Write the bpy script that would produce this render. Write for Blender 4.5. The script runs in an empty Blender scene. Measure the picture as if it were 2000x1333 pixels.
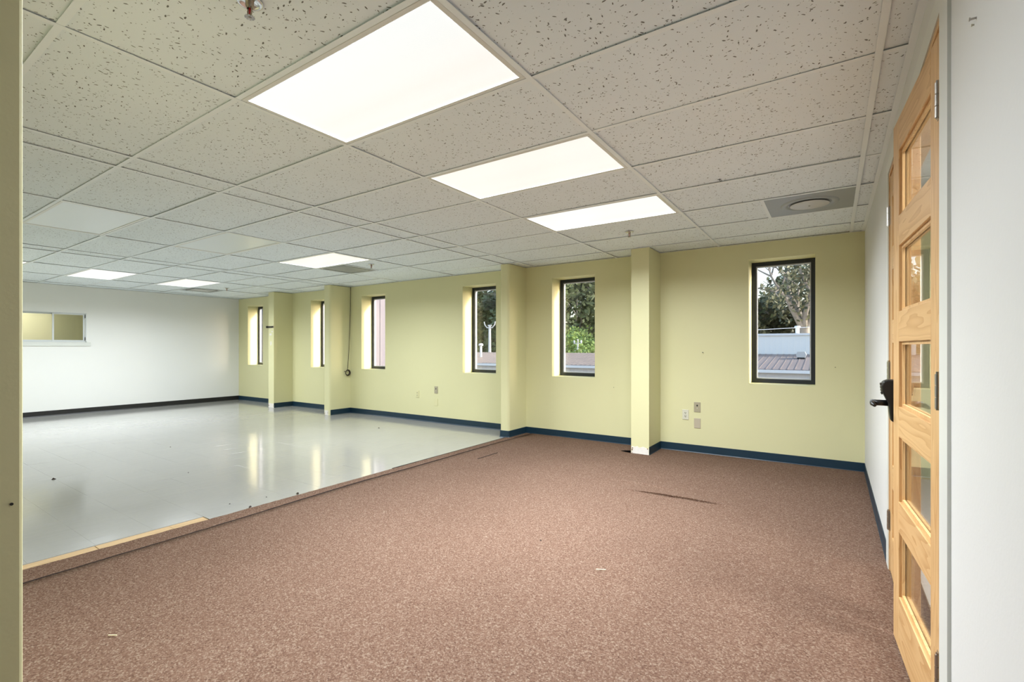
import bpy, math, random
from mathutils import Vector, Matrix

# ------------------------------------------------------------------ camera, world, sun, exposure
S = bpy.context.scene
C = S.collection
TH = 0.5906                      # camera yaw: optical axis this far left of the window wall's normal
EYE = 1.226
cam = bpy.data.objects.new('camera', bpy.data.cameras.new('camera'))
C.objects.link(cam)
cam.location = (0, 0, EYE)
cam.rotation_euler = (math.pi / 2, 0, TH)
cam.data.sensor_width = 36
cam.data.lens = 36 * 934.89 / 2000
cam.data.shift_y = (679.88 - 666.5) / 2000
cam.data.clip_start = 0.02
cam.data.clip_end = 400
S.camera = cam

W = bpy.data.worlds.new('sky')
S.world = W
W.use_nodes = True
wn = W.node_tree.nodes
sky = wn.new('ShaderNodeTexSky')
sky.sky_type = 'NISHITA'
sky.sun_disc = False
sky.sun_elevation = math.radians(22)
sky.sun_rotation = math.radians(68)
sky.air_density = 1.0
sky.dust_density = 2.5
W.node_tree.links.new(sky.outputs[0], wn['Background'].inputs[0])
wn['Background'].inputs[1].default_value = 0.52

sun = bpy.data.objects.new('sun', bpy.data.lights.new('sun', 'SUN'))
C.objects.link(sun)
sun.data.energy = 6.0
sun.data.angle = math.radians(3)
sun.data.color = (1.0, 0.98, 0.95)
# low sunlight comes from the right, almost along the window wall: it strikes the left reveals only
sun.rotation_euler = Vector((-0.87, -0.35, -0.38)).to_track_quat('-Z', 'Y').to_euler()

S.view_settings.view_transform = 'Standard'
S.view_settings.look = 'None'
S.view_settings.exposure = 0.22
S.view_settings.gamma = 1.0
S.view_settings.use_curve_mapping = False

LAMP_POWER = 58.0                # watts of one lit ceiling light
LENS_GLOW = 0.79

# ------------------------------------------------------------------ measurements of the room (metres)
CZ = 2.372        # underside of the ceiling grid
XR = 0.26         # right wall
XL = -11.70       # far left wall
YB = 5.82         # window wall
YF = 0.262        # room side of the front partition
XJ = -1.404       # end of that partition, beside the camera
R = random.Random(7)

# ------------------------------------------------------------------ helpers
def link_mesh(name, verts, faces, mat=None, parent=None, smooth=False):
    me = bpy.data.meshes.new(name)
    me.from_pydata([tuple(v) for v in verts], [], faces)
    me.update()
    if mat: me.materials.append(mat)
    if smooth:
        for p in me.polygons: p.use_smooth = True
    return obj(name, me, parent)

def obj(name, me, parent=None, loc=(0, 0, 0)):
    o = bpy.data.objects.new(name, me)
    C.objects.link(o)
    o.location = loc
    if parent: o.parent = parent
    return o

def empty(name, loc=(0, 0, 0), rz=0):
    o = obj(name, None, None, loc)
    o.empty_display_size = 0.1
    o.rotation_euler = (0, 0, rz)
    return o

def tag(o, label, cat, group=None):
    o['label'] = label
    o['category'] = cat
    if group: o['group'] = group
    return o

def struct(o, label=None):
    o['kind'] = 'structure'
    if label: o['label'] = label
    return o

class MB:
    """collects shapes for one mesh"""
    def __init__(s): s.v = []; s.f = []
    def add(s, v, f):
        n = len(s.v); s.v += [tuple(p) for p in v]; s.f += [tuple(i + n for i in q) for q in f]; return s
    def box(s, a, b):
        x0, y0, z0 = [min(a[i], b[i]) for i in range(3)]; x1, y1, z1 = [max(a[i], b[i]) for i in range(3)]
        return s.add([(x0,y0,z0),(x1,y0,z0),(x1,y1,z0),(x0,y1,z0),(x0,y0,z1),(x1,y0,z1),(x1,y1,z1),(x0,y1,z1)],
                     [(0,3,2,1),(4,5,6,7),(0,1,5,4),(1,2,6,5),(2,3,7,6),(3,0,4,7)])
    def prism(s, poly, z0, z1, axis='z'):
        """poly extruded along an axis; poly counter-clockwise"""
        n = len(poly)
        def P(p, h):
            if axis == 'z': return (p[0], p[1], h)
            if axis == 'y': return (p[0], h, p[1])
            return (h, p[0], p[1])
        v = [P(p, z0) for p in poly] + [P(p, z1) for p in poly]
        f = [tuple(range(n))[::-1], tuple(range(n, 2*n))] + [(i, (i+1) % n, n + (i+1) % n, n + i) for i in range(n)]
        if axis == 'y': f = [q[::-1] for q in f]
        return s.add(v, f)
    def tube(s, pts, rad, n=8, caps=True):
        pts = [Vector(p) for p in pts]
        if not hasattr(rad, '__len__'): rad = [rad] * len(pts)
        v = []; f = []
        t0 = (pts[1] - pts[0]).normalized()
        ref = Vector((0, 0, 1)) if abs(t0.z) < .9 else Vector((1, 0, 0))
        a = t0.cross(ref).normalized()
        for i, p in enumerate(pts):
            t = (pts[min(i+1, len(pts)-1)] - pts[max(i-1, 0)]).normalized()
            a = (a - t * a.dot(t)).normalized(); b = t.cross(a)
            for k in range(n):
                w = 2*math.pi*k/n
                v.append(p + (a*math.cos(w) + b*math.sin(w)) * rad[i])
        for i in range(len(pts)-1):
            for k in range(n):
                f.append((i*n+k, i*n+(k+1) % n, (i+1)*n+(k+1) % n, (i+1)*n+k))
        if caps:
            f.append(tuple(range(n))[::-1]); m = (len(pts)-1)*n; f.append(tuple(range(m, m+n)))
        return s.add(v, f)
    def lathe(s, prof, n=20, at=(0, 0, 0)):
        v = []; f = []
        for r, z in prof:
            for k in range(n):
                w = 2*math.pi*k/n; v.append((at[0]+r*math.cos(w), at[1]+r*math.sin(w), at[2]+z))
        for i in range(len(prof)-1):
            for k in range(n): f.append((i*n+k, i*n+(k+1) % n, (i+1)*n+(k+1) % n, (i+1)*n+k))
        return s.add(v, f)
    def mesh(s, name, mat, smooth=False):
        me = bpy.data.meshes.new(name); me.from_pydata(s.v, [], s.f); me.update()
        if mat: me.materials.append(mat)
        if smooth:
            for p in me.polygons: p.use_smooth = True
        return me
    def build(s, name, mat, parent=None, loc=(0, 0, 0), smooth=False):
        return obj(name, s.mesh(name, mat, smooth), parent, loc)

def bevel(o, w, seg=2):
    m = o.modifiers.new('bevel', 'BEVEL'); m.width = w; m.segments = seg; m.limit_method = 'ANGLE'
    return o

# ------------------------------------------------------------------ materials
def new_mat(name):
    m = bpy.data.materials.new(name); m.use_nodes = True
    return m, m.node_tree.nodes, m.node_tree.links, m.node_tree.nodes['Principled BSDF']

def plain(name, col, rough=.5, metal=0, spec=.5, var=0, vscale=3, bump=0, bscale=200):
    m, N, L, b = new_mat(name)
    b.inputs['Base Color'].default_value = (*col, 1); b.inputs['Roughness'].default_value = rough
    b.inputs['Metallic'].default_value = metal; b.inputs['Specular IOR Level'].default_value = spec
    if var or bump: tc = N.new('ShaderNodeTexCoord')
    if var:
        n = N.new('ShaderNodeTexNoise'); n.inputs['Scale'].default_value = vscale; n.inputs['Detail'].default_value = 5
        r = N.new('ShaderNodeMix'); r.data_type = 'RGBA'
        r.inputs[6].default_value = (*[c*(1-var) for c in col], 1); r.inputs[7].default_value = (*[min(1, c*(1+var)) for c in col], 1)
        L.new(tc.outputs['Object'], n.inputs['Vector']); L.new(n.outputs['Fac'], r.inputs[0]); L.new(r.outputs[2], b.inputs['Base Color'])
    if bump:
        n2 = N.new('ShaderNodeTexNoise'); n2.inputs['Scale'].default_value = bscale; n2.inputs['Detail'].default_value = 3
        bp = N.new('ShaderNodeBump'); bp.inputs['Strength'].default_value = bump; bp.inputs['Distance'].default_value = .002
        L.new(tc.outputs['Object'], n2.inputs['Vector']); L.new(n2.outputs['Fac'], bp.inputs['Height']); L.new(bp.outputs[0], b.inputs['Normal'])
    return m

def math_node(N, L, op, a, bv=None, c=None):
    n = N.new('ShaderNodeMath'); n.operation = op
    for i, x in enumerate((a, bv, c)):
        if x is None: continue
        if isinstance(x, (int, float)): n.inputs[i].default_value = x
        else: L.new(x, n.inputs[i])
    return n.outputs[0]

def mix_col(N, L, fac, a, b):
    r = N.new('ShaderNodeMix'); r.data_type = 'RGBA'
    for i, x in ((0, fac), (6, a), (7, b)):
        if isinstance(x, (int, float)): r.inputs[i].default_value = x
        elif isinstance(x, tuple): r.inputs[i].default_value = (*x, 1)
        else: L.new(x, r.inputs[i])
    return r.outputs[2]

def tile_mat():
    """mineral-fibre tile: off white with dark fissures and pinholes"""
    m, N, L, b = new_mat('fissured ceiling tile')
    b.inputs['Roughness'].default_value = .9; b.inputs['Specular IOR Level'].default_value = .15
    tc = N.new('ShaderNodeTexCoord'); oi = N.new('ShaderNodeObjectInfo')
    add = N.new('ShaderNodeVectorMath'); add.operation = 'ADD'
    mul = math_node(N, L, 'MULTIPLY', oi.outputs['Random'], 37.0)
    cmb = N.new('ShaderNodeCombineXYZ'); L.new(mul, cmb.inputs[0]); L.new(mul, cmb.inputs[1])
    L.new(tc.outputs['Object'], add.inputs[0]); L.new(cmb.outputs[0], add.inputs[1])
    nz = N.new('ShaderNodeTexNoise'); nz.inputs['Scale'].default_value = 45; L.new(add.outputs[0], nz.inputs['Vector'])
    wob = N.new('ShaderNodeVectorMath'); wob.operation = 'SCALE'; wob.inputs['Scale'].default_value = .008
    L.new(nz.outputs['Color'], wob.inputs[0])
    add2 = N.new('ShaderNodeVectorMath'); L.new(add.outputs[0], add2.inputs[0]); L.new(wob.outputs[0], add2.inputs[1])
    masks = []
    for ang, sc, st, rad, keep in ((15, 56, .36, .33, .20), (75, 56, .38, .33, .20), (130, 58, .36, .33, .20),
                                   (0, 75, 1, .26, .30), (40, 120, .8, .28, .30)):
        mp = N.new('ShaderNodeMapping'); mp.inputs['Rotation'].default_value = (0, 0, math.radians(ang))
        L.new(add2.outputs[0], mp.inputs[0])
        m2 = N.new('ShaderNodeMapping'); m2.inputs['Scale'].default_value = (st, 1, .001); L.new(mp.outputs[0], m2.inputs[0])
        v = N.new('ShaderNodeTexVoronoi'); v.inputs['Scale'].default_value = sc * (1.7 if st < .5 else 1); L.new(m2.outputs[0], v.inputs['Vector'])
        sep = N.new('ShaderNodeSeparateColor'); L.new(v.outputs['Color'], sep.inputs[0])
        rr = math_node(N, L, 'MULTIPLY', sep.outputs[1], rad)
        on = math_node(N, L, 'LESS_THAN', sep.outputs[0], keep)
        rr = math_node(N, L, 'MULTIPLY', rr, on)
        d = math_node(N, L, 'SUBTRACT', rr, v.outputs['Distance'])
        d = math_node(N, L, 'MULTIPLY', d, 30)
        d.node.use_clamp = True
        masks.append(d)
    mm = masks[0]
    for x in masks[1:]: mm = math_node(N, L, 'MAXIMUM', mm, x)
    big = N.new('ShaderNodeTexNoise'); big.inputs['Scale'].default_value = 2.2; L.new(add.outputs[0], big.inputs['Vector'])
    base = mix_col(N, L, big.outputs['Fac'], (.80, .865, .915), (.86, .92, .965))
    fac = math_node(N, L, 'MULTIPLY', mm, .88)
    L.new(mix_col(N, L, fac, base, (.10, .095, .08)), b.inputs['Base Color'])
    inv = math_node(N, L, 'SUBTRACT', 1, mm)
    bp = N.new('ShaderNodeBump'); bp.inputs['Strength'].default_value = .5; bp.inputs['Distance'].default_value = .003
    L.new(inv, bp.inputs['Height']); L.new(bp.outputs[0], b.inputs['Normal'])
    return m

def carpet_mat():
    m, N, L, b = new_mat('brown flecked carpet')
    b.inputs['Roughness'].default_value = 1; b.inputs['Specular IOR Level'].default_value = .05
    tc = N.new('ShaderNodeTexCoord')
    v = N.new('ShaderNodeTexVoronoi'); v.inputs['Scale'].default_value = 190; L.new(tc.outputs['Object'], v.inputs['Vector'])
    n1 = N.new('ShaderNodeTexNoise'); n1.inputs['Scale'].default_value = 95; n1.inputs['Detail'].default_value = 4; L.new(tc.outputs['Object'], n1.inputs['Vector'])
    n2 = N.new('ShaderNodeTexNoise'); n2.inputs['Scale'].default_value = .8; n2.inputs['Detail'].default_value = 4; L.new(tc.outputs['Object'], n2.inputs['Vector'])
    sep = N.new('ShaderNodeSeparateColor'); L.new(v.outputs['Color'], sep.inputs[0])
    mixv = math_node(N, L, 'MULTIPLY', sep.outputs[0], .55); mixv = math_node(N, L, 'MULTIPLY_ADD', n1.outputs['Fac'], .6, mixv)
    cr = N.new('ShaderNodeValToRGB'); L.new(mixv, cr.inputs[0])
    e = cr.color_ramp.elements
    e[0].position = .22; e[0].color = (.084, .047, .033, 1)
    e[1].position = .92; e[1].color = (.255, .190, .142, 1)
    x = cr.color_ramp.elements.new(.45); x.color = (.142, .082, .057, 1)
    x = cr.color_ramp.elements.new(.68); x.color = (.172, .107, .077, 1)
    dirt = mix_col(N, L, n2.outputs['Fac'], (.80, .79, .78), (1.18, 1.20, 1.22))
    mu = N.new('ShaderNodeMix'); mu.data_type = 'RGBA'; mu.blend_type = 'MULTIPLY'; mu.inputs[0].default_value = 1
    L.new(cr.outputs[0], mu.inputs[6]); L.new(dirt, mu.inputs[7]); L.new(mu.outputs[2], b.inputs['Base Color'])
    bp = N.new('ShaderNodeBump'); bp.inputs['Strength'].default_value = .8; bp.inputs['Distance'].default_value = .006
    L.new(mixv, bp.inputs['Height']); L.new(bp.outputs[0], b.inputs['Normal'])
    return m

def vinyl_mat():
    m, N, L, b = new_mat('polished grey vinyl')
    tc = N.new('ShaderNodeTexCoord'); oi = N.new('ShaderNodeObjectInfo'); g = N.new('ShaderNodeNewGeometry')
    n1 = N.new('ShaderNodeTexNoise'); n1.inputs['Scale'].default_value = 1.3; n1.inputs['Detail'].default_value = 6; L.new(g.outputs['Position'], n1.inputs['Vector'])
    n2 = N.new('ShaderNodeTexNoise'); n2.inputs['Scale'].default_value = 24; n2.inputs['Detail'].default_value = 4; L.new(g.outputs['Position'], n2.inputs['Vector'])
    f = math_node(N, L, 'MULTIPLY_ADD', n2.outputs['Fac'], .25, math_node(N, L, 'MULTIPLY', n1.outputs['Fac'], .6))
    f = math_node(N, L, 'MULTIPLY_ADD', oi.outputs['Random'], .1, f)
    L.new(mix_col(N, L, f, (.312, .308, .292), (.368, .363, .345)), b.inputs['Base Color'])
    r = math_node(N, L, 'MULTIPLY_ADD', n1.outputs['Fac'], .12, .05)
    L.new(r, b.inputs['Roughness']); b.inputs['Specular IOR Level'].default_value = .55
    # rolling brush marks run across the room
    mp = N.new('ShaderNodeMapping'); mp.inputs['Scale'].default_value = (18, 3, 1); mp.inputs['Rotation'].default_value = (0, 0, math.radians(-35)); L.new(g.outputs['Position'], mp.inputs[0])
    n3 = N.new('ShaderNodeTexNoise'); n3.inputs['Scale'].default_value = 1; n3.inputs['Detail'].default_value = 3; L.new(mp.outputs[0], n3.inputs['Vector'])
    bp = N.new('ShaderNodeBump'); bp.inputs['Strength'].default_value = .18; bp.inputs['Distance'].default_value = .004
    L.new(n3.outputs['Fac'], bp.inputs['Height']); L.new(bp.outputs[0], b.inputs['Normal'])
    return m

def wood_mat(name, axis, c1=(.66, .42, .195), c2=(.49, .265, .10), rough=.42, scale=1.0):
    """clear-coated pine, grain along the given local axis"""
    m, N, L, b = new_mat(name)
    tc = N.new('ShaderNodeTexCoord'); oi = N.new('ShaderNodeObjectInfo')
    off = math_node(N, L, 'MULTIPLY', oi.outputs['Random'], 9.0)
    cmb = N.new('ShaderNodeCombineXYZ'); [L.new(off, cmb.inputs[i]) for i in range(3)]
    ad = N.new('ShaderNodeVectorMath'); L.new(tc.outputs['Object'], ad.inputs[0]); L.new(cmb.outputs[0], ad.inputs[1])
    mp = N.new('ShaderNodeMapping'); sc = [13 * scale, 13 * scale, 13 * scale]; sc['xyz'.index(axis)] = 1.1 * scale
    mp.inputs['Scale'].default_value = sc; L.new(ad.outputs[0], mp.inputs[0])
    n = N.new('ShaderNodeTexNoise'); n.inputs['Scale'].default_value = .8; n.inputs['Detail'].default_value = 2; L.new(mp.outputs[0], n.inputs['Vector'])
    w = math_node(N, L, 'MULTIPLY', n.outputs['Fac'], 11.0); w = math_node(N, L, 'FRACT', w)
    w = math_node(N, L, 'POWER', w, 2.2)
    m2 = N.new('ShaderNodeMapping'); s2 = [160, 160, 160]; s2['xyz'.index(axis)] = 4; m2.inputs['Scale'].default_value = s2; L.new(ad.outputs[0], m2.inputs[0])
    n2 = N.new('ShaderNodeTexNoise'); n2.inputs['Scale'].default_value = 1; L.new(m2.outputs[0], n2.inputs['Vector'])
    f = math_node(N, L, 'MULTIPLY', w, .75); f = math_node(N, L, 'MULTIPLY_ADD', n2.outputs['Fac'], .25, f)
    L.new(mix_col(N, L, f, c1, c2), b.inputs['Base Color'])
    b.inputs['Roughness'].default_value = rough
    return m

def glass_mat(name, tint=(.95, .96, .95), refl=1.0, rough=0.0):
    m = bpy.data.materials.new(name); m.use_nodes = True
    N = m.node_tree.nodes; L = m.node_tree.links; N.clear()
    o = N.new('ShaderNodeOutputMaterial'); t = N.new('ShaderNodeBsdfTransparent'); g = N.new('ShaderNodeBsdfGlossy'); f = N.new('ShaderNodeLayerWeight'); mx = N.new('ShaderNodeMixShader')
    t.inputs[0].default_value = (*tint, 1); g.inputs['Roughness'].default_value = rough; f.inputs[0].default_value = .5
    # reflection of one face of a thin pane (Schlick)
    fac = math_node(N, L, 'MULTIPLY_ADD', math_node(N, L, 'POWER', f.outputs['Facing'], 5), .96*refl, .04*refl)
    fac.node.use_clamp = True
    L.new(fac, mx.inputs[0]); L.new(t.outputs[0], mx.inputs[1]); L.new(g.outputs[0], mx.inputs[2]); L.new(mx.outputs[0], o.inputs[0])
    return m

def lens_mat(name, cols, strength):
    """prismatic light lens: tubes behind show as soft bands across its width (local y)"""
    m, N, L, b = new_mat(name)
    b.inputs['Base Color'].default_value = (.15, .15, .15, 1); b.inputs['Roughness'].default_value = .35
    tc = N.new('ShaderNodeTexCoord'); sp = N.new('ShaderNodeSeparateXYZ'); L.new(tc.outputs['Object'], sp.inputs[0])
    y = math_node(N, L, 'MULTIPLY_ADD', sp.outputs[1], 1/.56, .5)
    cr = N.new('ShaderNodeValToRGB'); L.new(y, cr.inputs[0]); e = cr.color_ramp.elements
    while len(e) < len(cols): e.new(.5)
    for i, c in enumerate(cols): e[i].position = i/(len(cols)-1); e[i].color = (*c, 1)
    L.new(cr.outputs[0], b.inputs['Emission Color']); b.inputs['Emission Strength'].default_value = strength
    w = N.new('ShaderNodeTexChecker'); w.inputs['Scale'].default_value = 130; L.new(tc.outputs['Object'], w.inputs['Vector'])
    bp = N.new('ShaderNodeBump'); bp.inputs['Strength'].default_value = .3; bp.inputs['Distance'].default_value = .002
    L.new(w.outputs['Fac'], bp.inputs['Height']); L.new(bp.outputs[0], b.inputs['Normal'])
    return m

YEL = (.70, .675, .40)
M_yellow = plain('yellow wall paint', YEL, .55, var=.02, vscale=1.5, bump=.15, bscale=90)
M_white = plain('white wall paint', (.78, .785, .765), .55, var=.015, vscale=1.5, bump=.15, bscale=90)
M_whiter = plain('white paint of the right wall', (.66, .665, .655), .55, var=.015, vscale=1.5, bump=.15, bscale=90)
M_trim = plain('white trim paint', (.66, .68, .65), .4)
M_tile = tile_mat()
M_tee = plain('painted steel tee', (.86, .91, .945), .45)
M_lightframe = plain('white enamelled steel', (.77, .775, .75), .35)
M_deck = plain('dark plenum deck', (.05, .05, .05), .9)
M_carpet = carpet_mat()
M_carpetedge = plain('dark carpet gap shade and crumbs', (.035, .022, .018), .95)  # paints the gap's shade on the cut carpet sides; crumbs share it
M_vinyl = vinyl_mat()
M_slab = plain('dark floor slab', (.06, .055, .05), .9)
M_navy = plain('navy rubber base', (.005, .027, .050), .42, var=.15, vscale=6)
M_black = plain('black rubber base', (.012, .012, .013), .4)
M_pine_z = wood_mat('pine upright grain', 'z')
M_pine_y = wood_mat('pine level grain', 'y')
M_ply = wood_mat('pale plywood', 'y', (.55, .38, .20), (.44, .29, .14), .6, .6)
M_steel = plain('satin steel', (.45, .43, .40), .3, metal=1)
M_brass = plain('dull bronze steel', (.38, .33, .27), .35, metal=1)
M_chrome = plain('chrome', (.75, .75, .75), .12, metal=1)
M_lock = plain('black lock metal', (.008, .008, .009), .35)
M_frame = plain('dark bronze aluminium', (.012, .016, .024), .35)
M_bead = plain('pale glazing bead', (.50, .52, .56), .4)
M_alu = plain('pale aluminium', (.62, .65, .66), .35)
M_glass = glass_mat('window glass', (.93, .93, .92))
M_doorglass = glass_mat('door glass', (.90, .91, .90))
M_smoke = glass_mat('screened glass', (.74, .75, .72))
M_plate_w = plain('white plastic', (.66, .65, .53), .35)
M_plate_t = plain('tan plastic', (.40, .36, .255), .4)
M_plate_b = plain('beige plastic', (.50, .44, .335), .4)
M_plate_y = plain('painted-over plate', (.70, .665, .39), .5)
M_dark = plain('dark slot', (.015, .013, .010), .6)
M_vent = plain('grey vent metal', (.33, .355, .37), .38, metal=.0, var=.06, vscale=4)
M_ventlight = plain('pale vent metal', (.58, .58, .57), .35)
M_red = plain('red glass bulb', (.45, .02, .02), .2)
M_cable = plain('brown black cable', (.035, .022, .015), .5)
M_plaster = plain('bare plaster', (.78, .75, .70), .9, var=.1, vscale=40)
M_chip = plain('chipped brown plaster', (.28, .17, .09), .9)
M_straw = plain('pale straw', (.80, .72, .50), .7)

# ------------------------------------------------------------------ floor
floor = struct(MB().box((-14.0, -2.6, -.30), (3.0, 6.12, -.012)).build('floor', M_slab), 'floor slab under the carpet and the vinyl tiles')
TS = .3048
me_vt = {}
def vinyl_piece(x0, y0, x1, y1, gap):
    w, d = round(x1-x0-gap, 4), round(y1-y0-gap, 4)
    key = (w, d)
    if key not in me_vt:
        mb = MB(); hx, hy = w/2, d/2; b = .0003
        mb.add([(-hx,-hy,-.012),(hx,-hy,-.012),(hx,hy,-.012),(-hx,hy,-.012),
                (-hx,-hy,-b),(hx,-hy,-b),(hx,hy,-b),(-hx,hy,-b),
                (-hx+b,-hy+b,0),(hx-b,-hy+b,0),(hx-b,hy-b,0),(-hx+b,hy-b,0)],
               [(0,1,5,4),(1,2,6,5),(2,3,7,6),(3,0,4,7),(4,5,9,8),(5,6,10,9),(6,7,11,10),(7,4,8,11),(8,9,10,11)])
        me_vt[key] = mb.mesh('vinyl_tile', M_vinyl)
    return me_vt[key]
XV = -3.70                       # edge of the carpet strip
seams_x = [XV] + [-3.936 - TS*k for k in range(0, 26) if -3.936 - TS*k > XL + .05] + [XL]
seams_y = [YF] + [1.03 + TS*k for k in range(-2, 16) if YF + .05 < 1.03 + TS*k < YB - .05] + [YB]
cells = []
for i in range(len(seams_x)-1):
    for j in range(len(seams_y)-1):
        x1, x0 = seams_x[i], seams_x[i+1]; y0, y1 = seams_y[j], seams_y[j+1]
        if x1 > -3.80 and y0 < 1.6: x1 = -3.803
        if x1 - x0 > .03: cells.append((x0, y0, x1, y1))
cells.sort(key=lambda c: (c[0]+c[2])**2/4 + (c[1]+c[3])**2/4)
rest = MB()
for k, (x0, y0, x1, y1) in enumerate(cells):
    me = vinyl_piece(x0, y0, x1, y1, .0002)
    loc = ((x0+x1)/2, (y0+y1)/2, 0)
    if k < 295:
        o = obj('vinyl_tile', me, floor, loc)
        o.rotation_euler = (R.gauss(0, .0012), R.gauss(0, .0012), 0)
    else:
        rest.add([(v.co.x+loc[0], v.co.y+loc[1], v.co.z) for v in me.vertices], [tuple(p.vertices) for p in me.polygons])
o = rest.build('vinyl_tile_field', M_vinyl, floor); o['kind'] = 'stuff'; o['label'] = 'far grey vinyl tiles'
for y0, y1 in ((YF, 1.021), (1.025, 1.42), (1.422, 1.638)):
    o = MB().box((-3.80, y0, -.012), (-3.66, y1, -.004)).build('plank', M_ply, floor); o['label'] = 'bare plywood filler strip'

# carpet: main field with its folds, and the cut strip along its left edge
def fold_h(x, y):
    """height of the ripples in the carpet"""
    h = 0
    yy = 3.955 + .03*math.sin((x+1.4)*2.2) - .02*(x+1.1)
    env = max(0, 1 - ((x+1.06)/.48)**2)
    t = y - yy
    if env > 0:
        if -.012 < t <= 0: h += .022*env*(t+.012)/.012
        elif t > 0: h += .022*env*math.exp(-(t/.085)**2)
    y2 = 4.075 + .02*(x+.7); e2 = max(0, 1 - ((x+.70)/.17)**2); t = y - y2
    if e2 > 0: h += .008*e2*math.exp(-(t/.03)**2)
    y3 = 4.22 - .30*max(0, x+1.45)**2*1.5; e3 = max(0, 1 - ((x+1.45)/.38)**2); t = y - y3
    if e3 > 0: h += .009*e3*math.exp(-(t/.04)**2)
    h += .0022*math.sin(x*1.7+1)*math.sin(y*1.3)
    return max(h, -.001)
def axis_pts(a, b, coarse, fa, fb, fine):
    p = []; x = a
    while x < b - 1e-6:
        p.append(x); x += fine if fa <= x < fb else coarse
    p.append(b); return p
CT = .007
XS = -3.535                      # cut line between the strip and the main carpet
def strip_edge(y): return -3.475 - .1*min(1, max(0, (y-.65)/2.2)) - .02*math.sin(y*3)*.3
gx = axis_pts(-3.62, XR, .09, -1.95, -.45, .03)
gy = axis_pts(-2.4, YB, .10, 3.90, 4.40, .006)
v = []; f = []
nx, ny = len(gx), len(gy)
for y in gy:
    e = strip_edge(max(YF, y)) + .014
    for x in gx:
        t = (x + 3.62) / (XR + 3.62)
        xx = e + (XR - e)*t
        h = fold_h(xx, y); q = min(1, max(0, (h-.004)/.018))
        v.append((xx, y - .022*q*max(0, 1-abs(y-3.97)/.09), CT + h))
for j in range(ny-1):
    for i in range(nx-1):
        mx_, my_ = (v[j*nx+i][0]+v[j*nx+i+1][0])/2, (gy[j]+gy[j+1])/2
        if my_ < YF-.14 and mx_ < -3.0: continue
        if YF-.14 < my_ < YF and mx_ < XJ: continue
        f.append((j*nx+i, j*nx+i+1, (j+1)*nx+i+1, (j+1)*nx+i))
n0 = len(v)
for j in range(ny):              # cut side of the carpet
    v.append((v[j*nx][0]+.002, gy[j], -.011))
for j in range(ny-1): f.append((j*nx, (j+1)*nx, n0+j+1, n0+j))
carpet = link_mesh('carpet', v, f, M_carpet, smooth=True)
carpet.data.materials.append(M_carpetedge)
for p in carpet.data.polygons:
    if min(p.vertices) >= 0 and max(p.vertices) >= n0: p.material_index = 1; p.use_smooth = False
carpet = tag(carpet, 'brown flecked carpet with a raised ripple in front of the windows', 'carpet')
o = MB().prism([(-2.075, 5.408), (-1.948, 5.372), (-1.985, 5.475)], CT + .004, CT + .0075).build('carpet_tear', plain('black void', (.004, .004, .004), 1, spec=0), carpet)
o['label'] = 'black tear in the carpet beside the pilaster'
o = MB().box((-3.238, 4.15, CT+.0005), (-3.230, 4.52, CT+.0035)).build('carpet_seam', M_carpetedge, carpet)
v = []; f = []
ys = [YF + i*.045 for i in range(int((YB-YF)/.045)+1)] + [YB]
for y in ys:
    a = XV + .012*math.sin(y*.8) + R.uniform(-.004, .004); b = strip_edge(y) - .004 + R.uniform(-.003, .003)
    for x, z in ((a, -.011), (a+.004, CT), ((a+b)/2, CT+.0015), (b-.003, CT), (b, -.011)): v.append((x, y, z))
for j in range(len(ys)-1):
    for i in range(4): f.append((j*5+i, (j+1)*5+i, (j+1)*5+i+1, j*5+i+1)[::-1])
strip = link_mesh('carpet_strip', v, f, M_carpet)
strip.data.materials.append(M_carpetedge)
for k, p in enumerate(strip.data.polygons): p.material_index = 1 if k % 4 in (0, 3) else 0  # strip sides coloured dark too, so the gap looks shaded
strip = tag(strip, 'narrow cut strip of brown carpet between vinyl and main carpet', 'carpet')
o = MB().box((-3.706, 3.35, -.002), (-3.698, 5.37, .009)).build('edge_strip', M_frame, floor); o['label'] = 'thin dark metal edging'

# ------------------------------------------------------------------ walls
WINS = [(-11.293, -10.645), (-8.84, -8.195), (-7.264, -6.620), (-4.837, -4.190), (-3.235, -2.594), (-.770, -.150)]   # left to right
WZ0, WZ1 = .832, 2.193
TOP = 2.66
mb = MB()
prev = XL - .15
for a, b in WINS:
    mb.box((prev, YB, -.3), (a, YB+.30, TOP)); mb.box((a, YB, -.3), (b, YB+.30, WZ0)); mb.box((a, YB, WZ1), (b, YB+.30, TOP)); prev = b
mb.box((prev, YB, -.3), (XR+2.6, YB+.30, TOP))
wall_back = struct(mb.build('wall_back', M_yellow), 'yellow window wall')

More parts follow.
